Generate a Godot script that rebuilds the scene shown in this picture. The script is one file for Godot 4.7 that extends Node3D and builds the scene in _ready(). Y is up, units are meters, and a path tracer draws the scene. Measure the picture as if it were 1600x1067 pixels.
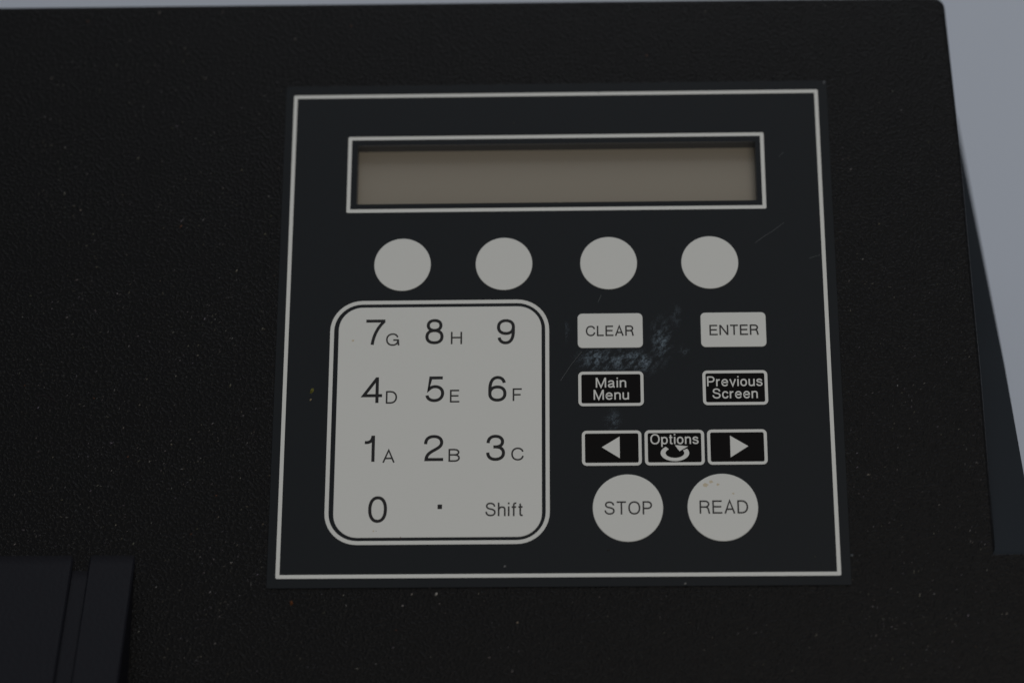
extends Node3D

# Lengths below are millimetres on the instrument's own top face (x right, z towards the viewer, y up from that face); pt() turns them into metres.
const TOP := 160.0          # height of the instrument's top face above the table
const RISE := 0.34          # rise of the sloped cover on the left

var rng := RandomNumberGenerator.new()
var glyphs := {}
var instrument: Node3D
var ink: StandardMaterial3D
var soft_ink: StandardMaterial3D
var white: StandardMaterial3D
var key_white: StandardMaterial3D


# ---------------------------------------------------------------- helpers
func pt(x: float, y: float, z: float) -> Vector3:
	return Vector3(x, y + TOP, z) * 0.001


func lin(r: float, g: float, b: float) -> Color:
	return Color(r, g, b).linear_to_srgb()


func mat(called: String, c: Color, rough: float, spec := 0.5) -> StandardMaterial3D:
	var m := StandardMaterial3D.new()
	m.resource_name = called
	m.albedo_color = c
	m.roughness = rough
	m.metallic_specular = spec
	return m


func noise_tex(kind: int, freq: float, size: int, seed_: int, octaves := 3) -> NoiseTexture2D:
	var n := FastNoiseLite.new()
	n.noise_type = kind
	n.frequency = freq
	n.seed = seed_
	n.fractal_octaves = octaves
	n.cellular_return_type = FastNoiseLite.RETURN_DISTANCE
	var t := NoiseTexture2D.new()
	t.width = size
	t.height = size
	t.seamless = true
	t.noise = n
	return t


func relief(m: StandardMaterial3D, t: Texture2D, tile_mm: float, height_mm: float) -> void:
	m.heightmap_enabled = true
	m.heightmap_texture = t
	m.heightmap_scale = height_mm * 0.1
	m.uv1_triplanar = true
	m.uv1_world_triplanar = true
	m.uv1_scale = Vector3.ONE * (1000.0 / tile_mm)


func start() -> SurfaceTool:
	var st := SurfaceTool.new()
	st.begin(Mesh.PRIMITIVE_TRIANGLES)
	return st


func tri(st: SurfaceTool, a: Vector3, b: Vector3, c: Vector3, n: Vector3) -> void:
	# clockwise seen from the side that n points to
	if (b - a).cross(c - a).dot(n) > 0.0:
		var k := b
		b = c
		c = k
	for p: Vector3 in [a, b, c]:
		st.set_normal(n)
		st.set_uv(Vector2(p.x, p.z) * 20.0)
		st.add_vertex(p)


func quad(st: SurfaceTool, a: Vector3, b: Vector3, c: Vector3, d: Vector3, n := Vector3.ZERO) -> void:
	if n == Vector3.ZERO:
		n = (b - a).cross(d - a).normalized()
	tri(st, a, b, c, n)
	tri(st, a, c, d, n)


func quad_n(st: SurfaceTool, p: Array, n: Array) -> void:
	var face: Vector3 = (n[0] + n[1] + n[2] + n[3]).normalized()
	for t in [[0, 1, 2], [0, 2, 3]]:
		var o: Array = t
		if (p[t[1]] - p[t[0]]).cross(p[t[2]] - p[t[0]]).dot(face) > 0.0:
			o = [t[0], t[2], t[1]]
		for k: int in o:
			st.set_normal(n[k])
			st.set_uv(Vector2(p[k].x, p[k].z) * 20.0)
			st.add_vertex(p[k])


func part(called: String, st: SurfaceTool, m: Material, parent: Node3D, label := "") -> MeshInstance3D:
	var o := MeshInstance3D.new()
	o.name = called
	o.mesh = st.commit()
	o.material_override = m
	o.cast_shadow = GeometryInstance3D.SHADOW_CASTING_SETTING_ON
	if label:
		o.set_meta("label", label)
	parent.add_child(o, true)
	return o


func rounded_rect(cx: float, cz: float, w: float, h: float, r: float, seg := 8) -> PackedVector2Array:
	var out := PackedVector2Array()
	for k in 4:
		var c := Vector2(cx + (w / 2 - r) * [1, -1, -1, 1][k], cz + (h / 2 - r) * [1, 1, -1, -1][k])
		if r <= 0.0:
			out.append(c)
			continue
		for i in seg + 1:
			out.append(c + r * Vector2.from_angle((k + float(i) / seg) * PI / 2))
	return out


func circle(cx: float, cz: float, r: float, seg := 72) -> PackedVector2Array:
	var out := PackedVector2Array()
	for i in seg:
		out.append(Vector2(cx, cz) + r * Vector2.from_angle(TAU * i / seg))
	return out


func inset(outline: PackedVector2Array, d: float) -> PackedVector2Array:
	var out := PackedVector2Array()
	var n := outline.size()
	var turn := -1.0 if Geometry2D.is_polygon_clockwise(outline) else 1.0
	for i in n:
		var a := (outline[i] - outline[(i + n - 1) % n]).normalized()
		var b := (outline[(i + 1) % n] - outline[i]).normalized()
		var na := Vector2(a.y, -a.x) * turn
		var nb := Vector2(b.y, -b.x) * turn
		var mid := (na + nb).normalized()
		out.append(outline[i] - mid * d / maxf(0.35, mid.dot(na)))
	return out


func cap(st: SurfaceTool, poly: PackedVector2Array, y: float) -> void:
	var idx := Geometry2D.triangulate_polygon(poly)
	for i in range(0, idx.size(), 3):
		var p := poly[idx[i]]
		var q := poly[idx[i + 1]]
		var r := poly[idx[i + 2]]
		tri(st, pt(p.x, y, p.y), pt(q.x, y, q.y), pt(r.x, y, r.y), Vector3.UP)


# sides of a slab with a rounded upper edge; returns the outline of its flat top
func slab_sides(st: SurfaceTool, outline: PackedVector2Array, top: float, bottom: float, r: float, steps := 4) -> PackedVector2Array:
	var n := outline.size()
	var turn := -1.0 if Geometry2D.is_polygon_clockwise(outline) else 1.0
	var rings: Array[PackedVector2Array] = []
	var ys: Array[float] = []
	var ang: Array[float] = []
	for k in steps + 1:
		var a := PI / 2 * k / steps
		rings.append(inset(outline, r * (1.0 - sin(a))))
		ys.append(top - r * (1.0 - cos(a)))
		ang.append(a)
	rings.append(outline)
	ys.append(bottom)
	ang.append(PI / 2)
	for i in n:
		var j := (i + 1) % n
		var e := (outline[j] - outline[i]).normalized()
		var o := Vector3(e.y * turn, 0, -e.x * turn)
		for k in rings.size() - 1:
			var n0 := Vector3.UP * cos(ang[k]) + o * sin(ang[k])
			var n1 := Vector3.UP * cos(ang[k + 1]) + o * sin(ang[k + 1])
			quad_n(st, [pt(rings[k][i].x, ys[k], rings[k][i].y), pt(rings[k][j].x, ys[k], rings[k][j].y), pt(rings[k + 1][j].x, ys[k + 1], rings[k + 1][j].y), pt(rings[k + 1][i].x, ys[k + 1], rings[k + 1][i].y)], [n0, n0, n1, n1])
	return rings[0]


func slab(outline: PackedVector2Array, top: float, bottom: float, r: float) -> SurfaceTool:
	var st := start()
	cap(st, slab_sides(st, outline, top, bottom, r), top)
	return st


# flat printed frame with rounded corners
func ring(cx: float, cz: float, w: float, h: float, r: float, thick: float, y: float) -> SurfaceTool:
	var st := start()
	var outline := rounded_rect(cx, cz, w, h, r, 10)
	var inner := rounded_rect(cx, cz, w - 2 * thick, h - 2 * thick, maxf(r - thick, 0.04), 10)
	var n := outline.size()
	for i in n:
		var j := (i + 1) % n
		quad(st, pt(outline[i].x, y, outline[i].y), pt(outline[j].x, y, outline[j].y), pt(inner[j].x, y, inner[j].y), pt(inner[i].x, y, inner[i].y), Vector3.UP)
	return st


# ---------------------------------------------------------------- lettering: one pen stroke after another, capital height 1
func define_glyphs() -> void:
	var g := {
		"0": "0.6|E .3 .5 .24 .44",
		"1": "0.36|M .3 0 L .3 1|M 0 .735 L .05 .735 C .18 .735 .27 .80 .285 .99",
		"2": "0.6|M .05 .65 C .05 .86 .16 .94 .305 .94 C .46 .94 .545 .84 .545 .71 C .545 .56 .44 .50 .30 .405 C .15 .305 .08 .22 .07 .06 L .60 .06",
		"3": "0.58|M .06 .68 C .06 .86 .16 .94 .28 .94 C .42 .94 .50 .85 .50 .735 C .50 .60 .41 .535 .30 .535 L .22 .535|M .30 .535 C .45 .535 .53 .43 .53 .305 C .53 .15 .43 .06 .285 .06 C .14 .06 .05 .15 .05 .32",
		"4": "0.6|M .46 0 L .46 1|M .46 .965 L .045 .285 L .62 .285",
		"5": "0.59|M .54 .94 L .165 .94 L .10 .475 C .15 .555 .22 .60 .305 .60 C .45 .60 .54 .49 .54 .34 C .54 .17 .43 .06 .285 .06 C .16 .06 .07 .13 .055 .26",
		"6": "0.6|E .305 .315 .24 .255|M .525 .73 C .50 .87 .42 .94 .315 .94 C .14 .94 .06 .75 .065 .43 L .068 .31",
		"7": "0.6|M 0 .94 L .60 .94|M .57 .93 C .38 .71 .24 .40 .20 0",
		"8": "0.6|E .30 .745 .205 .195|E .30 .30 .245 .24",
		"9": "0.6|E .295 .685 .24 .255|M .075 .27 C .10 .13 .18 .06 .285 .06 C .46 .06 .54 .25 .535 .57 L .532 .69",
		".": "0.18|M .09 0 L .09 1",
		"A": "0.66|M .04 0 L .33 .97 L .62 0|M .13 .33 L .53 .33",
		"B": "0.6|M .06 0 L .06 1|M .06 .945 L .32 .945 C .62 .945 .62 .535 .34 .535 L .06 .535|M .34 .53 C .65 .53 .65 .055 .34 .055 L .06 .055",
		"C": "0.73|M .675 .68 C .64 .86 .53 .945 .385 .945 C .18 .945 .06 .76 .06 .5 C .06 .23 .19 .055 .39 .055 C .55 .055 .66 .16 .685 .36",
		"D": "0.68|M .06 0 L .06 1|M .06 .945 L .29 .945 C .74 .945 .74 .055 .29 .055 L .06 .055",
		"E": "0.62|M .60 .945 L .06 .945 L .06 .055 L .62 .055|M .06 .52 L .56 .52",
		"F": "0.57|M .57 .945 L .06 .945 L .06 0|M .06 .495 L .50 .495",
		"G": "0.76|M .67 .68 C .63 .86 .53 .945 .395 .945 C .18 .945 .06 .76 .06 .5 C .06 .23 .19 .055 .39 .055 C .57 .055 .69 .20 .69 .46 L .42 .46|M .705 .48 L .725 .02",
		"H": "0.68|M .06 0 L .06 1|M .62 0 L .62 1|M .06 .53 L .62 .53",
		"L": "0.54|M .06 1 L .06 .055 L .54 .055",
		"M": "0.80|M .06 0 L .06 1|M .08 .97 L .40 .03 L .72 .97|M .74 0 L .74 1",
		"N": "0.68|M .06 0 L .06 1|M .08 .96 L .60 .04|M .62 0 L .62 1",
		"O": "0.77|E .385 .5 .33 .445",
		"P": "0.61|M .06 0 L .06 1|M .06 .945 L .33 .945 C .64 .945 .64 .455 .33 .455 L .06 .455",
		"R": "0.66|M .06 0 L .06 1|M .06 .945 L .35 .945 C .65 .945 .65 .505 .35 .505 L .06 .505|M .36 .505 C .62 .505 .53 .15 .63 0",
		"S": "0.65|M .575 .70 C .57 .87 .46 .945 .32 .945 C .17 .945 .09 .86 .09 .74 C .09 .58 .24 .55 .34 .525 C .50 .485 .60 .43 .60 .28 C .60 .13 .48 .055 .335 .055 C .17 .055 .06 .15 .055 .33",
		"T": "0.6|M 0 .945 L .60 .945|M .30 0 L .30 .93",
		"a": "0.53|M .06 .51 C .07 .62 .15 .665 .25 .665 C .38 .665 .42 .6 .42 .5 L .42 .15 C .42 .06 .46 .05 .52 .055|M .42 .42 C .38 .37 .3 .38 .22 .35 C .1 .32 .055 .27 .055 .19 C .055 .1 .12 .05 .21 .05 C .33 .05 .42 .13 .42 .25",
		"c": "0.49|M .45 .49 C .42 .61 .36 .665 .26 .665 C .13 .665 .055 .54 .055 .355 C .055 .17 .13 .05 .26 .05 C .37 .05 .44 .12 .455 .25",
		"e": "0.54|M .06 .38 L .48 .38 C .48 .56 .40 .665 .27 .665 C .14 .665 .055 .54 .055 .355 C .055 .17 .14 .05 .27 .05 C .38 .05 .45 .11 .47 .21",
		"f": "0.29|M .13 0 L .13 .79 C .13 .92 .18 .955 .29 .94|M 0 .665 L .28 .665",
		"h": "0.50|M .055 0 L .055 1|M .055 .40 C .055 .57 .14 .665 .26 .665 C .40 .665 .44 .59 .44 .46 L .44 0",
		"i": "0.11|M .055 0 L .055 .72|M .055 .87 L .055 1",
		"n": "0.50|M .055 0 L .055 .72|M .055 .40 C .055 .57 .14 .665 .26 .665 C .40 .665 .44 .59 .44 .46 L .44 0",
		"o": "0.54|E .27 .357 .215 .307",
		"p": "0.54|M .055 -.27 L .055 .72|E .275 .357 .21 .307",
		"r": "0.30|M .055 0 L .055 .72|M .055 .40 C .07 .57 .15 .665 .30 .655",
		"s": "0.49|M .42 .51 C .41 .62 .34 .665 .24 .665 C .12 .665 .07 .61 .07 .53 C .07 .43 .16 .41 .25 .39 C .37 .36 .44 .31 .44 .2 C .44 .1 .36 .05 .25 .05 C .13 .05 .06 .11 .05 .23",
		"t": "0.27|M .115 .92 L .115 .17 C .115 .06 .17 .035 .27 .06|M 0 .665 L .26 .665",
		"u": "0.50|M .055 .72 L .055 .25 C .055 .11 .11 .05 .22 .05 C .36 .05 .44 .14 .44 .30|M .44 0 L .44 .72",
		"v": "0.49|M .03 .71 L .245 .03 L .46 .71",
	}
	for k: String in g:
		var bits: PackedStringArray = g[k].split("|")
		var strokes := []
		for s in bits.slice(1):
			strokes.append(stroke_points(s))
		glyphs[k] = {"w": float(bits[0]), "strokes": strokes}


func stroke_points(s: String) -> Dictionary:
	var w := s.split(" ", false)
	var pts := PackedVector2Array()
	var i := 0
	if w[0] == "E":
		for k in 40:
			var a := PI / 2 + TAU * k / 40
			var c := Vector2(cos(a), sin(a))
			# slightly squared ovals, as in a grotesque typeface
			var sq := pow(pow(absf(c.x), 2.25) + pow(absf(c.y), 2.25), -1.0 / 2.25)
			pts.append(Vector2(float(w[1]) + float(w[3]) * c.x * sq, float(w[2]) + float(w[4]) * c.y * sq))
		return {"pts": pts, "closed": true}
	while i < w.size():
		if w[i] == "C":
			var p0 := pts[pts.size() - 1]
			var p1 := Vector2(float(w[i + 1]), float(w[i + 2]))
			var p2 := Vector2(float(w[i + 3]), float(w[i + 4]))
			var p3 := Vector2(float(w[i + 5]), float(w[i + 6]))
			for k in range(1, 11):
				pts.append(p0.bezier_interpolate(p1, p2, p3, k / 10.0))
			i += 7
		else:
			pts.append(Vector2(float(w[i + 1]), float(w[i + 2])))
			i += 3
	return {"pts": pts, "closed": false}


func ribbon(st: SurfaceTool, pts: PackedVector2Array, closed: bool, width: float, y: float) -> void:
	var n := pts.size()
	var l := PackedVector2Array()
	var r := PackedVector2Array()
	for i in n:
		var a := pts[(i + n - 1) % n] if closed or i > 0 else pts[i] * 2.0 - pts[i + 1]
		var b := pts[(i + 1) % n] if closed or i < n - 1 else pts[i] * 2.0 - pts[i - 1]
		var d0 := (pts[i] - a).normalized()
		var d1 := (b - pts[i]).normalized()
		var n0 := Vector2(-d0.y, d0.x)
		var n1 := Vector2(-d1.y, d1.x)
		var m := (n0 + n1).normalized()
		var k := width / 2 / maxf(0.45, m.dot(n0))
		l.append(pts[i] + m * k)
		r.append(pts[i] - m * k)
	for i in (n if closed else n - 1):
		var j := (i + 1) % n
		quad(st, pt(l[i].x, y, l[i].y), pt(l[j].x, y, l[j].y), pt(r[j].x, y, r[j].y), pt(r[i].x, y, r[i].y), Vector3.UP)


# a word of given width and capital height, its baseline at z = base, printed at height y
func word(text: String, cx: float, base: float, width: float, capital: float, pen: float, y: float) -> SurfaceTool:
	var st := start()
	var total := 0.0
	var gap := 0.13
	for ch in text:
		total += glyphs[ch].w + gap
	total -= gap
	var sx := (width - pen) / (total - 0.11)
	var x := 0.0
	var lift := 0.0
	for ch in text:
		for s: Dictionary in glyphs[ch].strokes:
			var pts := PackedVector2Array()
			for p: Vector2 in s.pts:
				pts.append(Vector2(cx + (x + p.x - total / 2) * sx, base - p.y * capital))
			ribbon(st, pts, s.closed, pen, y + lift)
			lift += 0.003
		x += glyphs[ch].w + gap
	return st


# ---------------------------------------------------------------- the scene
func _ready() -> void:
	rng.seed = 7
	# camera
	var cam := Camera3D.new()
	cam.name = "camera"
	cam.keep_aspect = Camera3D.KEEP_HEIGHT
	cam.fov = 16.0288
	cam.near = 0.05
	cam.far = 20.0
	cam.position = pt(5.856, 496.63, 198.49)
	cam.rotation_order = EULER_ORDER_YXZ
	cam.rotation_degrees = Vector3(-68.5112, 4.5798, -4.7777)
	var att := CameraAttributesPhysical.new()
	att.frustum_focal_length = 85.24
	att.frustum_focus_distance = 0.528
	att.frustum_near = 0.05
	att.frustum_far = 20.0
	att.exposure_aperture = 7.1
	cam.attributes = att
	add_child(cam)
	cam.fov = 16.0288

	# dim room light all round, two unseen soft lamps added overhead and behind
	var env := Environment.new()
	env.background_mode = Environment.BG_COLOR
	env.background_color = lin(0.135, 0.140, 0.152)
	env.tonemap_mode = Environment.TONE_MAPPER_LINEAR
	env.tonemap_exposure = 1.06
	env.sdfgi_enabled = true
	env.ssao_enabled = true
	env.ssil_enabled = true
	var we := WorldEnvironment.new()
	we.name = "room_light"
	we.environment = env
	add_child(we)
	area("added_overhead_lamp", Vector3(0.5, 2.4, 0.5), Vector3(0.0, 0.16, 0.0), Vector2(1.5, 1.3), Color(1.0, 0.955, 0.90), 1.02)  # unseen softbox added overhead, kept clear of the panel's mirror direction
	area("added_back_lamp", Vector3(0.15, 2.0, -2.5), Vector3(0.0, 0.16, 0.0), Vector2(1.6, 1.7), Color(0.955, 0.972, 1.0), 1.8)  # unseen bluish lamp added behind, to shade the display's upper edge

	materials_and_print()
	table()
	instrument = Node3D.new()
	instrument.name = "laboratory_instrument"
	instrument.set_meta("label", "black textured metal laboratory instrument with keypad and small grey display on pale table")
	instrument.set_meta("category", "instrument")
	add_child(instrument)
	housing()
	panel()
	display()
	keys()
	number_pad()
	wear_and_glints()


func area(called: String, at: Vector3, to: Vector3, size: Vector2, c: Color, e: float) -> void:
	var l := AreaLight3D.new()
	l.name = called
	l.area_size = size
	l.light_color = c
	l.light_energy = e
	l.shadow_enabled = true
	l.set("area_range", 8.0)
	l.set("area_attenuation", 2.0)
	add_child(l)
	l.look_at_from_position(at, to, Vector3.UP)


func materials_and_print() -> void:
	define_glyphs()
	ink = mat("black ink", lin(0.010, 0.010, 0.011), 0.5, 0.4)
	soft_ink = mat("thin black ink", lin(0.032, 0.031, 0.031), 0.5, 0.4)
	white = mat("white print", lin(0.715, 0.730, 0.695), 0.5, 0.4)
	key_white = mat("white key film", lin(0.710, 0.725, 0.690), 0.5, 0.4)
	relief(key_white, noise_tex(FastNoiseLite.TYPE_SIMPLEX_SMOOTH, 0.03, 512, 5), 12.0, 0.006)


func table() -> void:
	var st := start()
	var a := 4.0
	for p: Vector3 in [Vector3(-a, 0, -a), Vector3(a, 0, -a), Vector3(a, 0, a), Vector3(-a, 0, -a), Vector3(a, 0, a), Vector3(-a, 0, a)]:
		st.set_normal(Vector3.UP)
		st.set_uv(Vector2(p.x, p.z))
		st.add_vertex(p)
	var m := mat("pale table top", lin(0.580, 0.640, 0.730), 0.6, 0.35)
	relief(m, noise_tex(FastNoiseLite.TYPE_SIMPLEX_SMOOTH, 0.05, 512, 9), 20.0, 0.02)
	var o := part("tabletop", st, m, self, "smooth pale blue grey table top under the black instrument")
	o.set_meta("kind", "structure")


func housing() -> void:
	var paint := mat("black textured paint", lin(0.0038, 0.0039, 0.0041), 0.36, 0.29)
	var bumps := noise_tex(FastNoiseLite.TYPE_SIMPLEX_SMOOTH, 0.040, 1024, 21, 4)
	var ramp := Gradient.new()
	ramp.offsets = PackedFloat32Array([0.0, 0.42, 0.62, 0.78, 1.0])
	ramp.colors = PackedColorArray([Color(0.15, 0.15, 0.15), Color(0.22, 0.22, 0.22), Color(0.36, 0.36, 0.36), Color(0.85, 0.85, 0.85), Color(1, 1, 1)])
	bumps.color_ramp = ramp
	relief(paint, bumps, 38.0, 0.13)
	# plan of the body: cut back on the right, where the ramp falls away to the rear
	var plan := PackedVector2Array([Vector2(-270, -82.2), Vector2(87.6, -81.3)])
	for i in 5:
		plan.append(Vector2(87.6, -78.5) + 2.8 * Vector2.from_angle(-PI / 2 + PI / 2 * (i + 1) / 5.0))
	plan.append_array(PackedVector2Array([Vector2(91.6, -44), Vector2(92.2, -8), Vector2(92.65, 12), Vector2(92.9, 52.3), Vector2(101.7, 52.3), Vector2(101.7, 132), Vector2(-270, 132)]))
	var st := start()
	var flat := slab_sides(st, plan, 0.0, -TOP, 0.9, 5)
	# flat top with an opening for the display
	var cuts := [[-400, -45.1, -200, 200], [45.4, 400, -200, 200], [-45.1, 45.4, -200, -44.6], [-45.1, 45.4, -29.75, 200]]
	for c in cuts:
		var box := PackedVector2Array([Vector2(c[0], c[2]), Vector2(c[1], c[2]), Vector2(c[1], c[3]), Vector2(c[0], c[3])])
		for piece in Geometry2D.intersect_polygons(flat, box):
			cap(st, piece, 0.0)
	part("housing", st, paint, instrument)

	# ramp cut into the right flank, falling towards the rear
	var smooth := mat("black smooth paint", lin(0.0082, 0.0086, 0.0122), 0.5, 0.24)
	relief(smooth, noise_tex(FastNoiseLite.TYPE_SIMPLEX_SMOOTH, 0.03, 512, 33), 20.0, 0.03)
	st = start()
	# profile of the ramp, from the front lip to the rear: z, y
	var prof := [Vector2(53.15, -0.015), Vector2(52.5, -0.12), Vector2(51.6, -0.40), Vector2(50.4, -0.90), Vector2(30.9, -8.8), Vector2(1.7, -21.2), Vector2(-12.0, -27.9), Vector2(-69.0, -55.6), Vector2(-81.0, -61.6)]
	var xa := 84.0
	var xb := 101.6
	for i in prof.size() - 1:
		var p: Vector2 = prof[i]
		var q: Vector2 = prof[i + 1]
		var nn := []
		for k in [i, i + 1]:
			var t: Vector2 = prof[maxi(k - 1, 0)] - prof[mini(k + 1, prof.size() - 1)]
			nn.append(Vector3(0, t.x, -t.y).normalized())
		quad_n(st, [pt(xa, p.y, p.x), pt(xb, p.y, p.x), pt(xb, q.y, q.x), pt(xa, q.y, q.x)], [nn[0], nn[0], nn[1], nn[1]])
		quad(st, pt(xb, p.y, p.x), pt(xb, q.y, q.x), pt(xb, -TOP, q.x), pt(xb, -TOP, p.x), Vector3.RIGHT)
	quad(st, pt(xa, -61.6, -81.0), pt(xb, -61.6, -81.0), pt(xb, -TOP, -81.0), pt(xa, -TOP, -81.0), Vector3.FORWARD)
	var reflected_navy := mat("black paint with reflected blue", lin(0.0050, 0.0090, 0.0135), 0.5, 0.28)  # blue of the reflected background is put into this colour
	reflected_navy.heightmap_enabled = false
	part("side_ramp", st, reflected_navy, instrument, "smooth black ramp cut into the right flank")

	# sloped cover at the lower left, in two leaves with a groove between them
	sloped("sloped_cover", -270, -103.6, 51.9, 0.0, smooth)
	sloped("sloped_cover", -100.1, -90.3, 51.9, 0.0, smooth)
	sloped("cover_groove", -103.6, -100.1, 51.9, 1.15, smooth)


func sloped(called: String, xa: float, xb: float, z0: float, sunk: float, m: Material) -> void:
	var st := start()
	var z1 := 131.0
	var zs := z0 + sunk / RISE
	var y1 := (z1 - zs) * RISE
	var b := 0.35 if sunk == 0.0 else 0.0       # small chamfer along the edges
	var up := Vector3(0, 1, -RISE).normalized()
	var ze := zs + 2.4
	var ye := (ze - zs) * RISE
	quad_n(st, [pt(xa + b, 0, zs), pt(xb - b, 0, zs), pt(xb - b, ye, ze), pt(xa + b, ye, ze)], [Vector3.UP, Vector3.UP, up, up])
	quad(st, pt(xa + b, ye, ze), pt(xb - b, ye, ze), pt(xb - b, y1, z1), pt(xa + b, y1, z1), up)
	if b > 0.0:
		quad(st, pt(xb - b, 0, zs), pt(xb, -b, zs), pt(xb, y1 - b, z1), pt(xb - b, y1, z1), (up + Vector3.RIGHT).normalized())
		quad(st, pt(xa + b, 0, zs), pt(xa, -b, zs), pt(xa, y1 - b, z1), pt(xa + b, y1, z1), (up + Vector3.LEFT).normalized())
	tri(st, pt(xb, -b, zs), pt(xb, y1 - b, z1), pt(xb, -b, z1), Vector3.RIGHT)
	tri(st, pt(xa, -b, zs), pt(xa, y1 - b, z1), pt(xa, -b, z1), Vector3.LEFT)
	quad(st, pt(xa, y1 - b, z1), pt(xb, y1 - b, z1), pt(xb, -b, z1), pt(xa, -b, z1), Vector3.BACK)
	part(called, st, m, instrument)


func panel() -> void:
	var film := mat("black panel film", lin(0.0122, 0.0150, 0.0176), 0.45, 0.28)
	relief(film, noise_tex(FastNoiseLite.TYPE_SIMPLEX_SMOOTH, 0.04, 512, 51), 8.0, 0.01)
	var st := start()
	var out := rounded_rect(0.12, -0.1, 124.0, 119.2, 0.25, 3)
	var flat := slab_sides(st, out, 0.30, -0.02, 0.06, 2)
	for c in [[-100, -45.0, -100, 100], [45.3, 100, -100, 100], [-45.0, 45.3, -100, -44.5], [-45.0, 45.3, -29.8, 100]]:
		var box := PackedVector2Array([Vector2(c[0], c[2]), Vector2(c[1], c[2]), Vector2(c[1], c[3]), Vector2(c[0], c[3])])
		for piece in Geometry2D.intersect_polygons(flat, box):
			cap(st, piece, 0.30)
	part("control_panel", st, film, instrument, "thin black control panel film with white border line")
	part("border_line", ring(0, 0, 120.0, 114.84, 0.35, 0.83, 0.315), white, instrument)
	part("display_frame", ring(0.05, -37.2, 94.45, 18.95, 0.35, 0.83, 0.315), white, instrument)


func display() -> void:
	# walls of the opening, the liquid crystal pane at its bottom and the clear window film over it
	var dark := mat("dark opening wall", lin(0.085, 0.086, 0.086), 0.5, 0.4)
	var x0 := -45.0
	var x1 := 45.3
	var z0 := -44.5
	var z1 := -29.8
	var d := -3.1
	var st := start()
	quad(st, pt(x0, 0.3, z0), pt(x1, 0.3, z0), pt(x1, d, z0), pt(x0, d, z0), Vector3.BACK)
	quad(st, pt(x0, 0.3, z1), pt(x1, 0.3, z1), pt(x1, d, z1), pt(x0, d, z1), Vector3.FORWARD)
	quad(st, pt(x0, 0.3, z0), pt(x0, 0.3, z1), pt(x0, d, z1), pt(x0, d, z0), Vector3.RIGHT)
	quad(st, pt(x1, 0.3, z0), pt(x1, 0.3, z1), pt(x1, d, z1), pt(x1, d, z0), Vector3.LEFT)
	part("display_recess", st, dark, instrument)
	st = start()
	quad(st, pt(x0 + 0.6, 0.29, z0 + 0.03), pt(x1 - 0.6, 0.29, z0 + 0.03), pt(x1 - 0.6, 0.06, z0 + 0.03), pt(x0 + 0.6, 0.06, z0 + 0.03), Vector3.BACK)
	quad(st, pt(x0 + 0.6, 0.29, z0 + 0.03), pt(x0 + 0.03, 0.29, z0 + 0.5), pt(x0 + 0.03, 0.06, z0 + 0.5), pt(x0 + 0.6, 0.06, z0 + 0.03), Vector3(1, 0, 1).normalized())
	part("film_edge", st, mat("cut film edge", lin(0.24, 0.24, 0.23), 0.5, 0.4), instrument)  # pale tone paints the shine that the cut edge catches
	st = start()
	quad(st, pt(x0 - 0.3, d + 0.02, z0 - 0.3), pt(x1 + 0.3, d + 0.02, z0 - 0.3), pt(x1 + 0.3, d + 0.02, z1 + 0.3), pt(x0 - 0.3, d + 0.02, z1 + 0.3), Vector3.UP)
	var lcd := mat("grey liquid crystal", lin(0.262, 0.236, 0.186), 0.38, 0.5)
	relief(lcd, noise_tex(FastNoiseLite.TYPE_SIMPLEX_SMOOTH, 0.05, 512, 71), 10.0, 0.008)
	part("display", st, lcd, instrument, "blank grey brown liquid crystal display")


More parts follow.
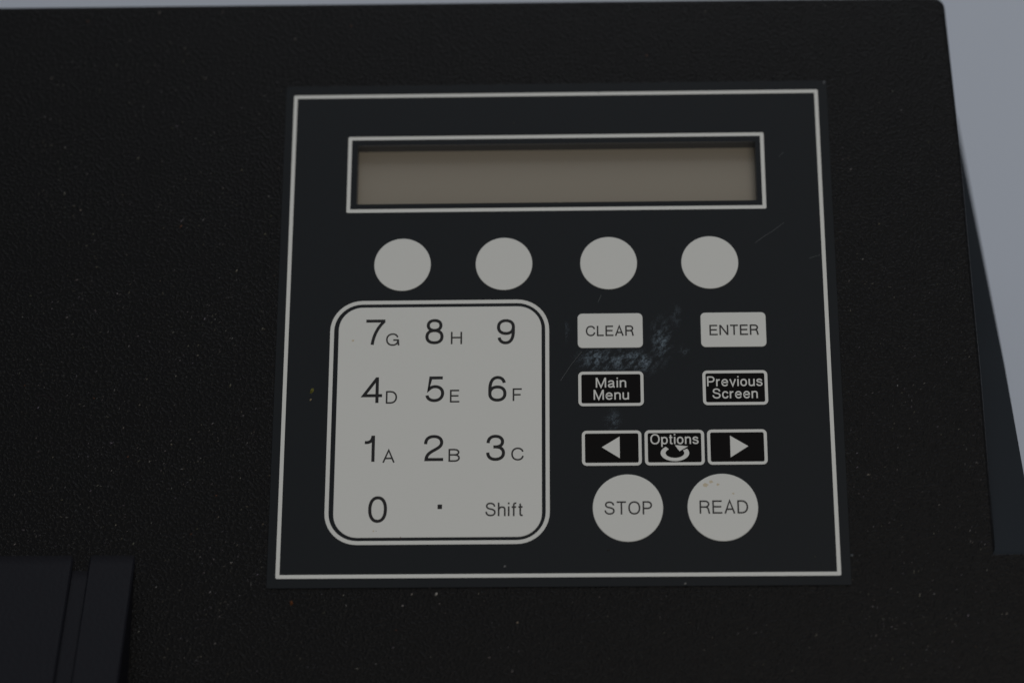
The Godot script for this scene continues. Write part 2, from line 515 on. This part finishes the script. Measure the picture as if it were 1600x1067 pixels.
func keys() -> void:
	# four blank round keys under the display
	for c in [[-34.25, -14.87], [-11.58, -14.85], [11.73, -14.78], [34.22, -14.71]]:
		part("round_key", slab(circle(c[0], c[1], 6.33), 0.46, 0.28, 0.14), key_white, instrument, "blank round white key")
	# white keys
	for k in [["CLEAR", 11.88, 1.38, 11.79, 2.67, 10.57], ["ENTER", 38.97, 1.41, 39.09, 2.71, 10.81]]:
		var o := part("rectangular_key", slab(rounded_rect(k[1], k[2], 14.35, 8.15, 1.05), 0.46, 0.28, 0.14), key_white, instrument, "white rectangular key marked " + k[0])
		part("lettering", word(k[0], k[3], k[4], k[5], 2.40, 0.34, 0.475), soft_ink, o)
	for k in [["STOP", 15.17, 15.24, 43.71, 10.18], ["READ", 35.45, 35.66, 43.64, 10.40]]:
		var o := part("round_key", slab(circle(k[1], 42.22, 7.54), 0.46, 0.28, 0.14), key_white, instrument, "white round key marked " + k[0])
		part("lettering", word(k[0], k[2], k[3], k[4], 2.95, 0.35, 0.475), soft_ink, o)
	# black keys with a white outline
	var black := mat("black key film", lin(0.0035, 0.0030, 0.0030), 0.5, 0.22)
	var rows := [
		["rectangular_key", 11.89, 15.02, 14.34, "Main Menu", [["Main", 11.91, 14.74, 6.66], ["Menu", 11.94, 17.55, 7.72]]],
		["rectangular_key", 38.95, 15.00, 14.25, "Previous Screen", [["Previous", 38.87, 14.66, 12.06], ["Screen", 38.88, 17.48, 9.85]]],
		["rectangular_key", 25.45, 28.68, 12.98, "Options", [["Options", 25.45, 27.88, 10.39]]],
	]
	for r in rows:
		var o := part(r[0], slab(rounded_rect(r[1], r[2], r[3], 8.12, 1.1), 0.40, 0.28, 0.08), black, instrument, "black white-edged key marked " + r[4])
		part("key_outline", ring(r[1], r[2], r[3] - 0.1, 8.02, 1.05, 0.66, 0.412), white, o)
		for w in r[5]:
			part("lettering", word(w[0], w[1], w[2], w[3], 2.30, 0.31, 0.412), white, o)
		if r[4] == "Options":
			part("turning_arrow", turning_arrow(25.5, 29.92, 0.412), white, o)
	for a in [[11.89, 28.68, -1.0, "left"], [38.97, 28.64, 1.0, "right"]]:
		var o := part("arrow_key", slab(rounded_rect(a[0], a[1], 13.0, 8.10, 1.1), 0.40, 0.28, 0.08), black, instrument, "black white-edged key with arrow pointing " + a[3])
		part("key_outline", ring(a[0], a[1], 12.9, 8.0, 1.05, 0.66, 0.412), white, o)
		var st := start()
		var flat: float = a[0] - 1.50 * a[2] if a[2] > 0 else a[0] + 1.72
		var tip: float = flat + 3.88 * a[2]
		tri(st, pt(tip, 0.412, 28.48), pt(flat, 0.412, 26.06), pt(flat, 0.412, 31.0), Vector3.UP)
		part("arrow", st, white, o)


# open ring, thicker at its sides, with a barbed head at its upper right end
func turning_arrow(cx: float, cz: float, y: float) -> SurfaceTool:
	var st := start()
	var last := []
	for i in 41:
		var a := deg_to_rad(lerpf(129.0, 392.0, i / 40.0))
		var d := Vector2(cos(a), -sin(a))
		var p := Vector2(cx + 3.08 * d.x, cz + 1.84 * d.y)
		var q := Vector2(cx + 2.02 * d.x, cz + 1.10 * d.y)
		if last:
			quad(st, pt(last[0].x, y, last[0].y), pt(p.x, y, p.y), pt(q.x, y, q.y), pt(last[1].x, y, last[1].y), Vector3.UP)
		last = [p, q]
	tri(st, pt(25.5, y + 0.004, 28.1), pt(28.36, y + 0.004, 28.4), pt(26.5, y + 0.004, 29.52), Vector3.UP)
	return st


func number_pad() -> void:
	var pad := part("number_pad", slab(rounded_rect(-25.65, 21.94, 44.85, 53.1, 5.3, 12), 0.40, 0.28, 0.08), key_white, instrument, "large white number pad with rounded corners")
	part("pad_outline", ring(-25.76, 21.90, 48.4, 56.28, 7.1, 0.86, 0.315), white, pad)
	var digits := [
		["7", -39.89, 4.25, 4.16], ["8", -26.86, 4.25, 4.02], ["9", -11.05, 4.42, 4.05],
		["4", -40.37, 17.88, 4.14], ["5", -26.61, 17.78, 4.07], ["6", -12.95, 17.80, 4.06],
		["1", -40.54, 31.39, 2.24], ["2", -26.67, 31.34, 4.14], ["3", -13.23, 31.40, 4.03], ["0", -38.53, 45.18, 4.13],
	]
	for d in digits:
		part("digit", word(d[0], d[1], d[2], d[3], 5.98, 0.70, 0.412), ink, pad, "black printed digit " + d[0])
	var letters := [
		["G", -36.11, 4.52, 2.91], ["H", -21.99, 4.27, 2.52], ["D", -36.08, 18.05, 2.49], ["E", -22.25, 17.89, 2.11], ["F", -8.59, 17.68, 2.01],
		["A", -36.41, 31.61, 2.60], ["B", -22.26, 31.51, 2.40], ["C", -8.52, 31.33, 2.71],
	]
	for l in letters:
		part("letter", word(l[0], l[1], l[2], l[3], 2.92, 0.37, 0.412), soft_ink, pad, "small thin printed letter " + l[0])
	part("decimal_point", slab(rounded_rect(-25.16, 41.67, 0.97, 1.03, 0.08, 3), 0.414, 0.39, 0.005), ink, pad)
	part("lettering", word("Shift", -11.37, 43.86, 8.01, 3.05, 0.36, 0.412), soft_ink, pad)


func wear_and_glints() -> void:
	# chalky scuffs on the panel film round the CLEAR key
	var w := 320
	var h := 320
	var n := FastNoiseLite.new()
	n.seed = 4
	n.frequency = 0.045
	n.fractal_octaves = 5
	var im := Image.create(w, h, false, Image.FORMAT_RGBA8)
	var x0 := 2.0
	var z0 := -5.5
	var size := 32.0
	# centre x, z, radius along and across, strength
	var spots := [[26.3, -2.4, 0.9, 2.0, 0.35], [23.0, 3.6, 1.6, 3.6, 0.75], [19.2, 9.0, 2.2, 1.9, 0.6], [8.3, 8.0, 2.6, 1.9, 0.75], [13.4, 8.4, 3.0, 2.2, 0.6], [12.2, 22.2, 1.2, 1.7, 0.5], [17.0, 8.0, 2.0, 1.6, 0.4], [1.5, 1.0, 1.0, 2.0, 0.3], [28.0, 6.0, 0.8, 1.2, 0.3]]
	for j in h:
		for i in w:
			var x := x0 + size * i / w
			var z := z0 + size * j / h
			var a := 0.0
			for s in spots:
				a += s[4] * exp(-pow((x - s[0]) / s[2], 2) - pow((z - s[1]) / s[3], 2))
			# streaks run up and to the right
			var u := (i - j) * 0.7071
			var v := (i + j) * 0.7071
			var f := n.get_noise_2d(u * 0.75, v * 1.5) * 1.5 + 0.42
			var g := n.get_noise_2d(u * 3.0 + 400.0, v * 4.5) + 0.5
			a *= clampf(f, 0.0, 1.0) * clampf(g * 1.3, 0.0, 1.0)
			im.set_pixel(i, j, Color(0.62, 0.70, 0.76, clampf(a * 0.62, 0.0, 0.5)))
	var m := mat("chalky scuff", Color.WHITE, 0.7, 0.3)
	m.albedo_texture = ImageTexture.create_from_image(im)
	m.transparency = BaseMaterial3D.TRANSPARENCY_ALPHA
	var st := start()
	for c in [[0, 0], [1, 0], [1, 1], [0, 0], [1, 1], [0, 1]]:
		st.set_normal(Vector3.UP)
		st.set_uv(Vector2(c[0], c[1]))
		st.add_vertex(pt(x0 + size * c[0], 0.325, z0 + size * c[1]))
	part("scuff_mark", st, m, instrument, "pale chalky scuffs round the key marked CLEAR")

	# hairline scratches
	var pale := mat("pale scratch", lin(0.10, 0.11, 0.115), 0.6, 0.4)
	var lines := [
		[[44.5, -19.4], [46.6, -21.0], [48.6, -22.3], [51.0, -24.2]],
		[[0.9, 13.0], [3.2, 9.4], [5.6, 6.2]],
		[[10.0, -7.2], [9.3, -5.4]],
		[[50.5, -40.5], [51.6, -41.6]],
		[[56.3, -15.5], [58.8, -16.3]],
	]
	for l in lines:
		st = start()
		var pts := PackedVector2Array()
		for p in l:
			pts.append(Vector2(p[0], p[1]))
		ribbon(st, pts, false, 0.075, 0.33)
		part("scratch", st, pale, instrument)
	st = start()
	ribbon(st, PackedVector2Array([Vector2(-114.5, 15.4), Vector2(-112.6, 15.3), Vector2(-111.2, 16.1), Vector2(-109.6, 17.0)]), false, 0.14, 0.09)
	part("lint_fibre", st, mat("dull lint", lin(0.022, 0.018, 0.020), 0.8, 0.2), instrument)

	# grains and lint lying on the paint and the film
	st = start()
	for i in 210:
		var p := Vector2(rng.randf_range(-118, 98), rng.randf_range(-80, 78))
		if rng.randf() < 0.45:
			p.x = rng.randf_range(-118, -62)
		var on_panel := absf(p.x) < 61.5 and absf(p.y) < 59.0
		if on_panel and (rng.randf() < 0.75 or (absf(p.x - 0) < 46 and p.y > -46 and p.y < -29)):
			continue
		if p.x > 91 and p.y < 53 or p.x < -89 and p.y > 50:
			continue
		var b := rng.randf_range(0.05, 0.16) * (0.6 if on_panel else 1.0)
		var tone := Color(b, b * rng.randf_range(0.85, 1.0), b * rng.randf_range(0.62, 1.0))
		if rng.randf() < 0.06:
			tone = Color(b * 1.2, b * 0.5, b * 0.25)
		grain(st, p, 0.31 if on_panel else 0.02, rng.randf_range(0.09, 0.20), rng.randf_range(1.2, 2.6), tone)
	# pale grains painted as glints of light on the paint, thickest on the left
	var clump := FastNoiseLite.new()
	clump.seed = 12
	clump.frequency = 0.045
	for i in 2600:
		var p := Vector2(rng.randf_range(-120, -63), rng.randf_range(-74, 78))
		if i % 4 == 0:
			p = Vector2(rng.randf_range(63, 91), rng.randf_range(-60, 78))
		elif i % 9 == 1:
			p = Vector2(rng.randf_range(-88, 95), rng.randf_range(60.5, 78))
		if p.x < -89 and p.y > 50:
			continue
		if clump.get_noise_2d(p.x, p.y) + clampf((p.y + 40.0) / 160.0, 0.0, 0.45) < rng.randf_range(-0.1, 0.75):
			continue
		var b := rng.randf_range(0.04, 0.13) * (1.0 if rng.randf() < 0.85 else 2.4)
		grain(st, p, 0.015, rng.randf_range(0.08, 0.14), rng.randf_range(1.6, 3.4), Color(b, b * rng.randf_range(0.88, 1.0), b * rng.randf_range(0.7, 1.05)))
	# larger ones seen singly
	for s in [[-53.6, 14.9, 0.31, 0.45, Color(0.16, 0.15, 0.03)], [-53.8, 17.0, 0.31, 0.22, Color(0.35, 0.28, 0.16)], [-11.2, 55.0, 0.31, 0.22, Color(0.25, 0.25, 0.25)], [27.0, 59.0, 0.31, 0.22, Color(0.3, 0.3, 0.28)], [-25.7, 60.9, 0.02, 0.30, Color(0.40, 0.38, 0.34)], [-30.9, 60.9, 0.02, 0.22, Color(0.22, 0.2, 0.18)], [-56.4, 62.6, 0.02, 0.36, Color(0.13, 0.045, 0.015)], [-32.8, 63.4, 0.02, 0.2, Color(0.28, 0.26, 0.24)], [-8.5, 67.2, 0.02, 0.2, Color(0.25, 0.2, 0.15)], [-33.5, 48.4, 0.32, 0.2, Color(0.12, 0.05, 0.03)], [61.5, -59.2, 0.31, 0.3, Color(0.16, 0.17, 0.18)], [62.4, 53.0, 0.1, 0.3, Color(0.12, 0.13, 0.14)]]:
		grain(st, Vector2(s[0], s[1]), s[2], s[3], 1.6, s[4])
	var dm := mat("dust_and_painted_glints", Color.WHITE, 0.7, 0.4)
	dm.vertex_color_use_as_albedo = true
	var o := part("dust_and_painted_glints", st, dm, instrument)  # real specks together with the painted glints
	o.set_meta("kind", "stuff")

	# yellowed blots on the white film
	var blot := mat("yellowed blot", lin(0.60, 0.535, 0.40), 0.6, 0.3)
	for b in [[31.9, 37.2, 0.75, 0.468], [33.1, 36.5, 0.6, 0.468], [34.5, 37.1, 0.45, 0.468], [37.8, 39.2, 0.35, 0.468], [-44.9, 3.2, 0.4, 0.412], [-39.3, 47.0, 0.28, 0.412]]:
		st = start()
		var poly := PackedVector2Array()
		for i in 14:
			poly.append(Vector2(b[0], b[1]) + b[2] * rng.randf_range(0.5, 1.0) * Vector2(cos(TAU * i / 14), 0.7 * sin(TAU * i / 14)))
		cap(st, poly, b[3])
		part("stain", st, blot, instrument)


# a flattened crumb or painted glint: a low eight-sided dome, longer along a random direction
func grain(st: SurfaceTool, p: Vector2, y: float, r: float, long: float, tone: Color) -> void:
	var dir := Vector2.from_angle(rng.randfn(-0.75, 0.45))
	var across := Vector2(-dir.y, dir.x)
	var rim := []
	for i in 7:
		var a := TAU * i / 7
		var q := p + dir * cos(a) * r * long * rng.randf_range(0.8, 1.1) + across * sin(a) * r * rng.randf_range(0.7, 1.1)
		rim.append(pt(q.x, y - 0.02, q.y))
	var tip := pt(p.x, y + r * 0.7, p.y)
	for i in 7:
		var a: Vector3 = rim[i]
		var b: Vector3 = rim[(i + 1) % 7]
		st.set_color(tone)
		tri(st, a, b, tip, ((a + b) / 2 - pt(p.x, y - r * 0.6, p.y)).normalized())
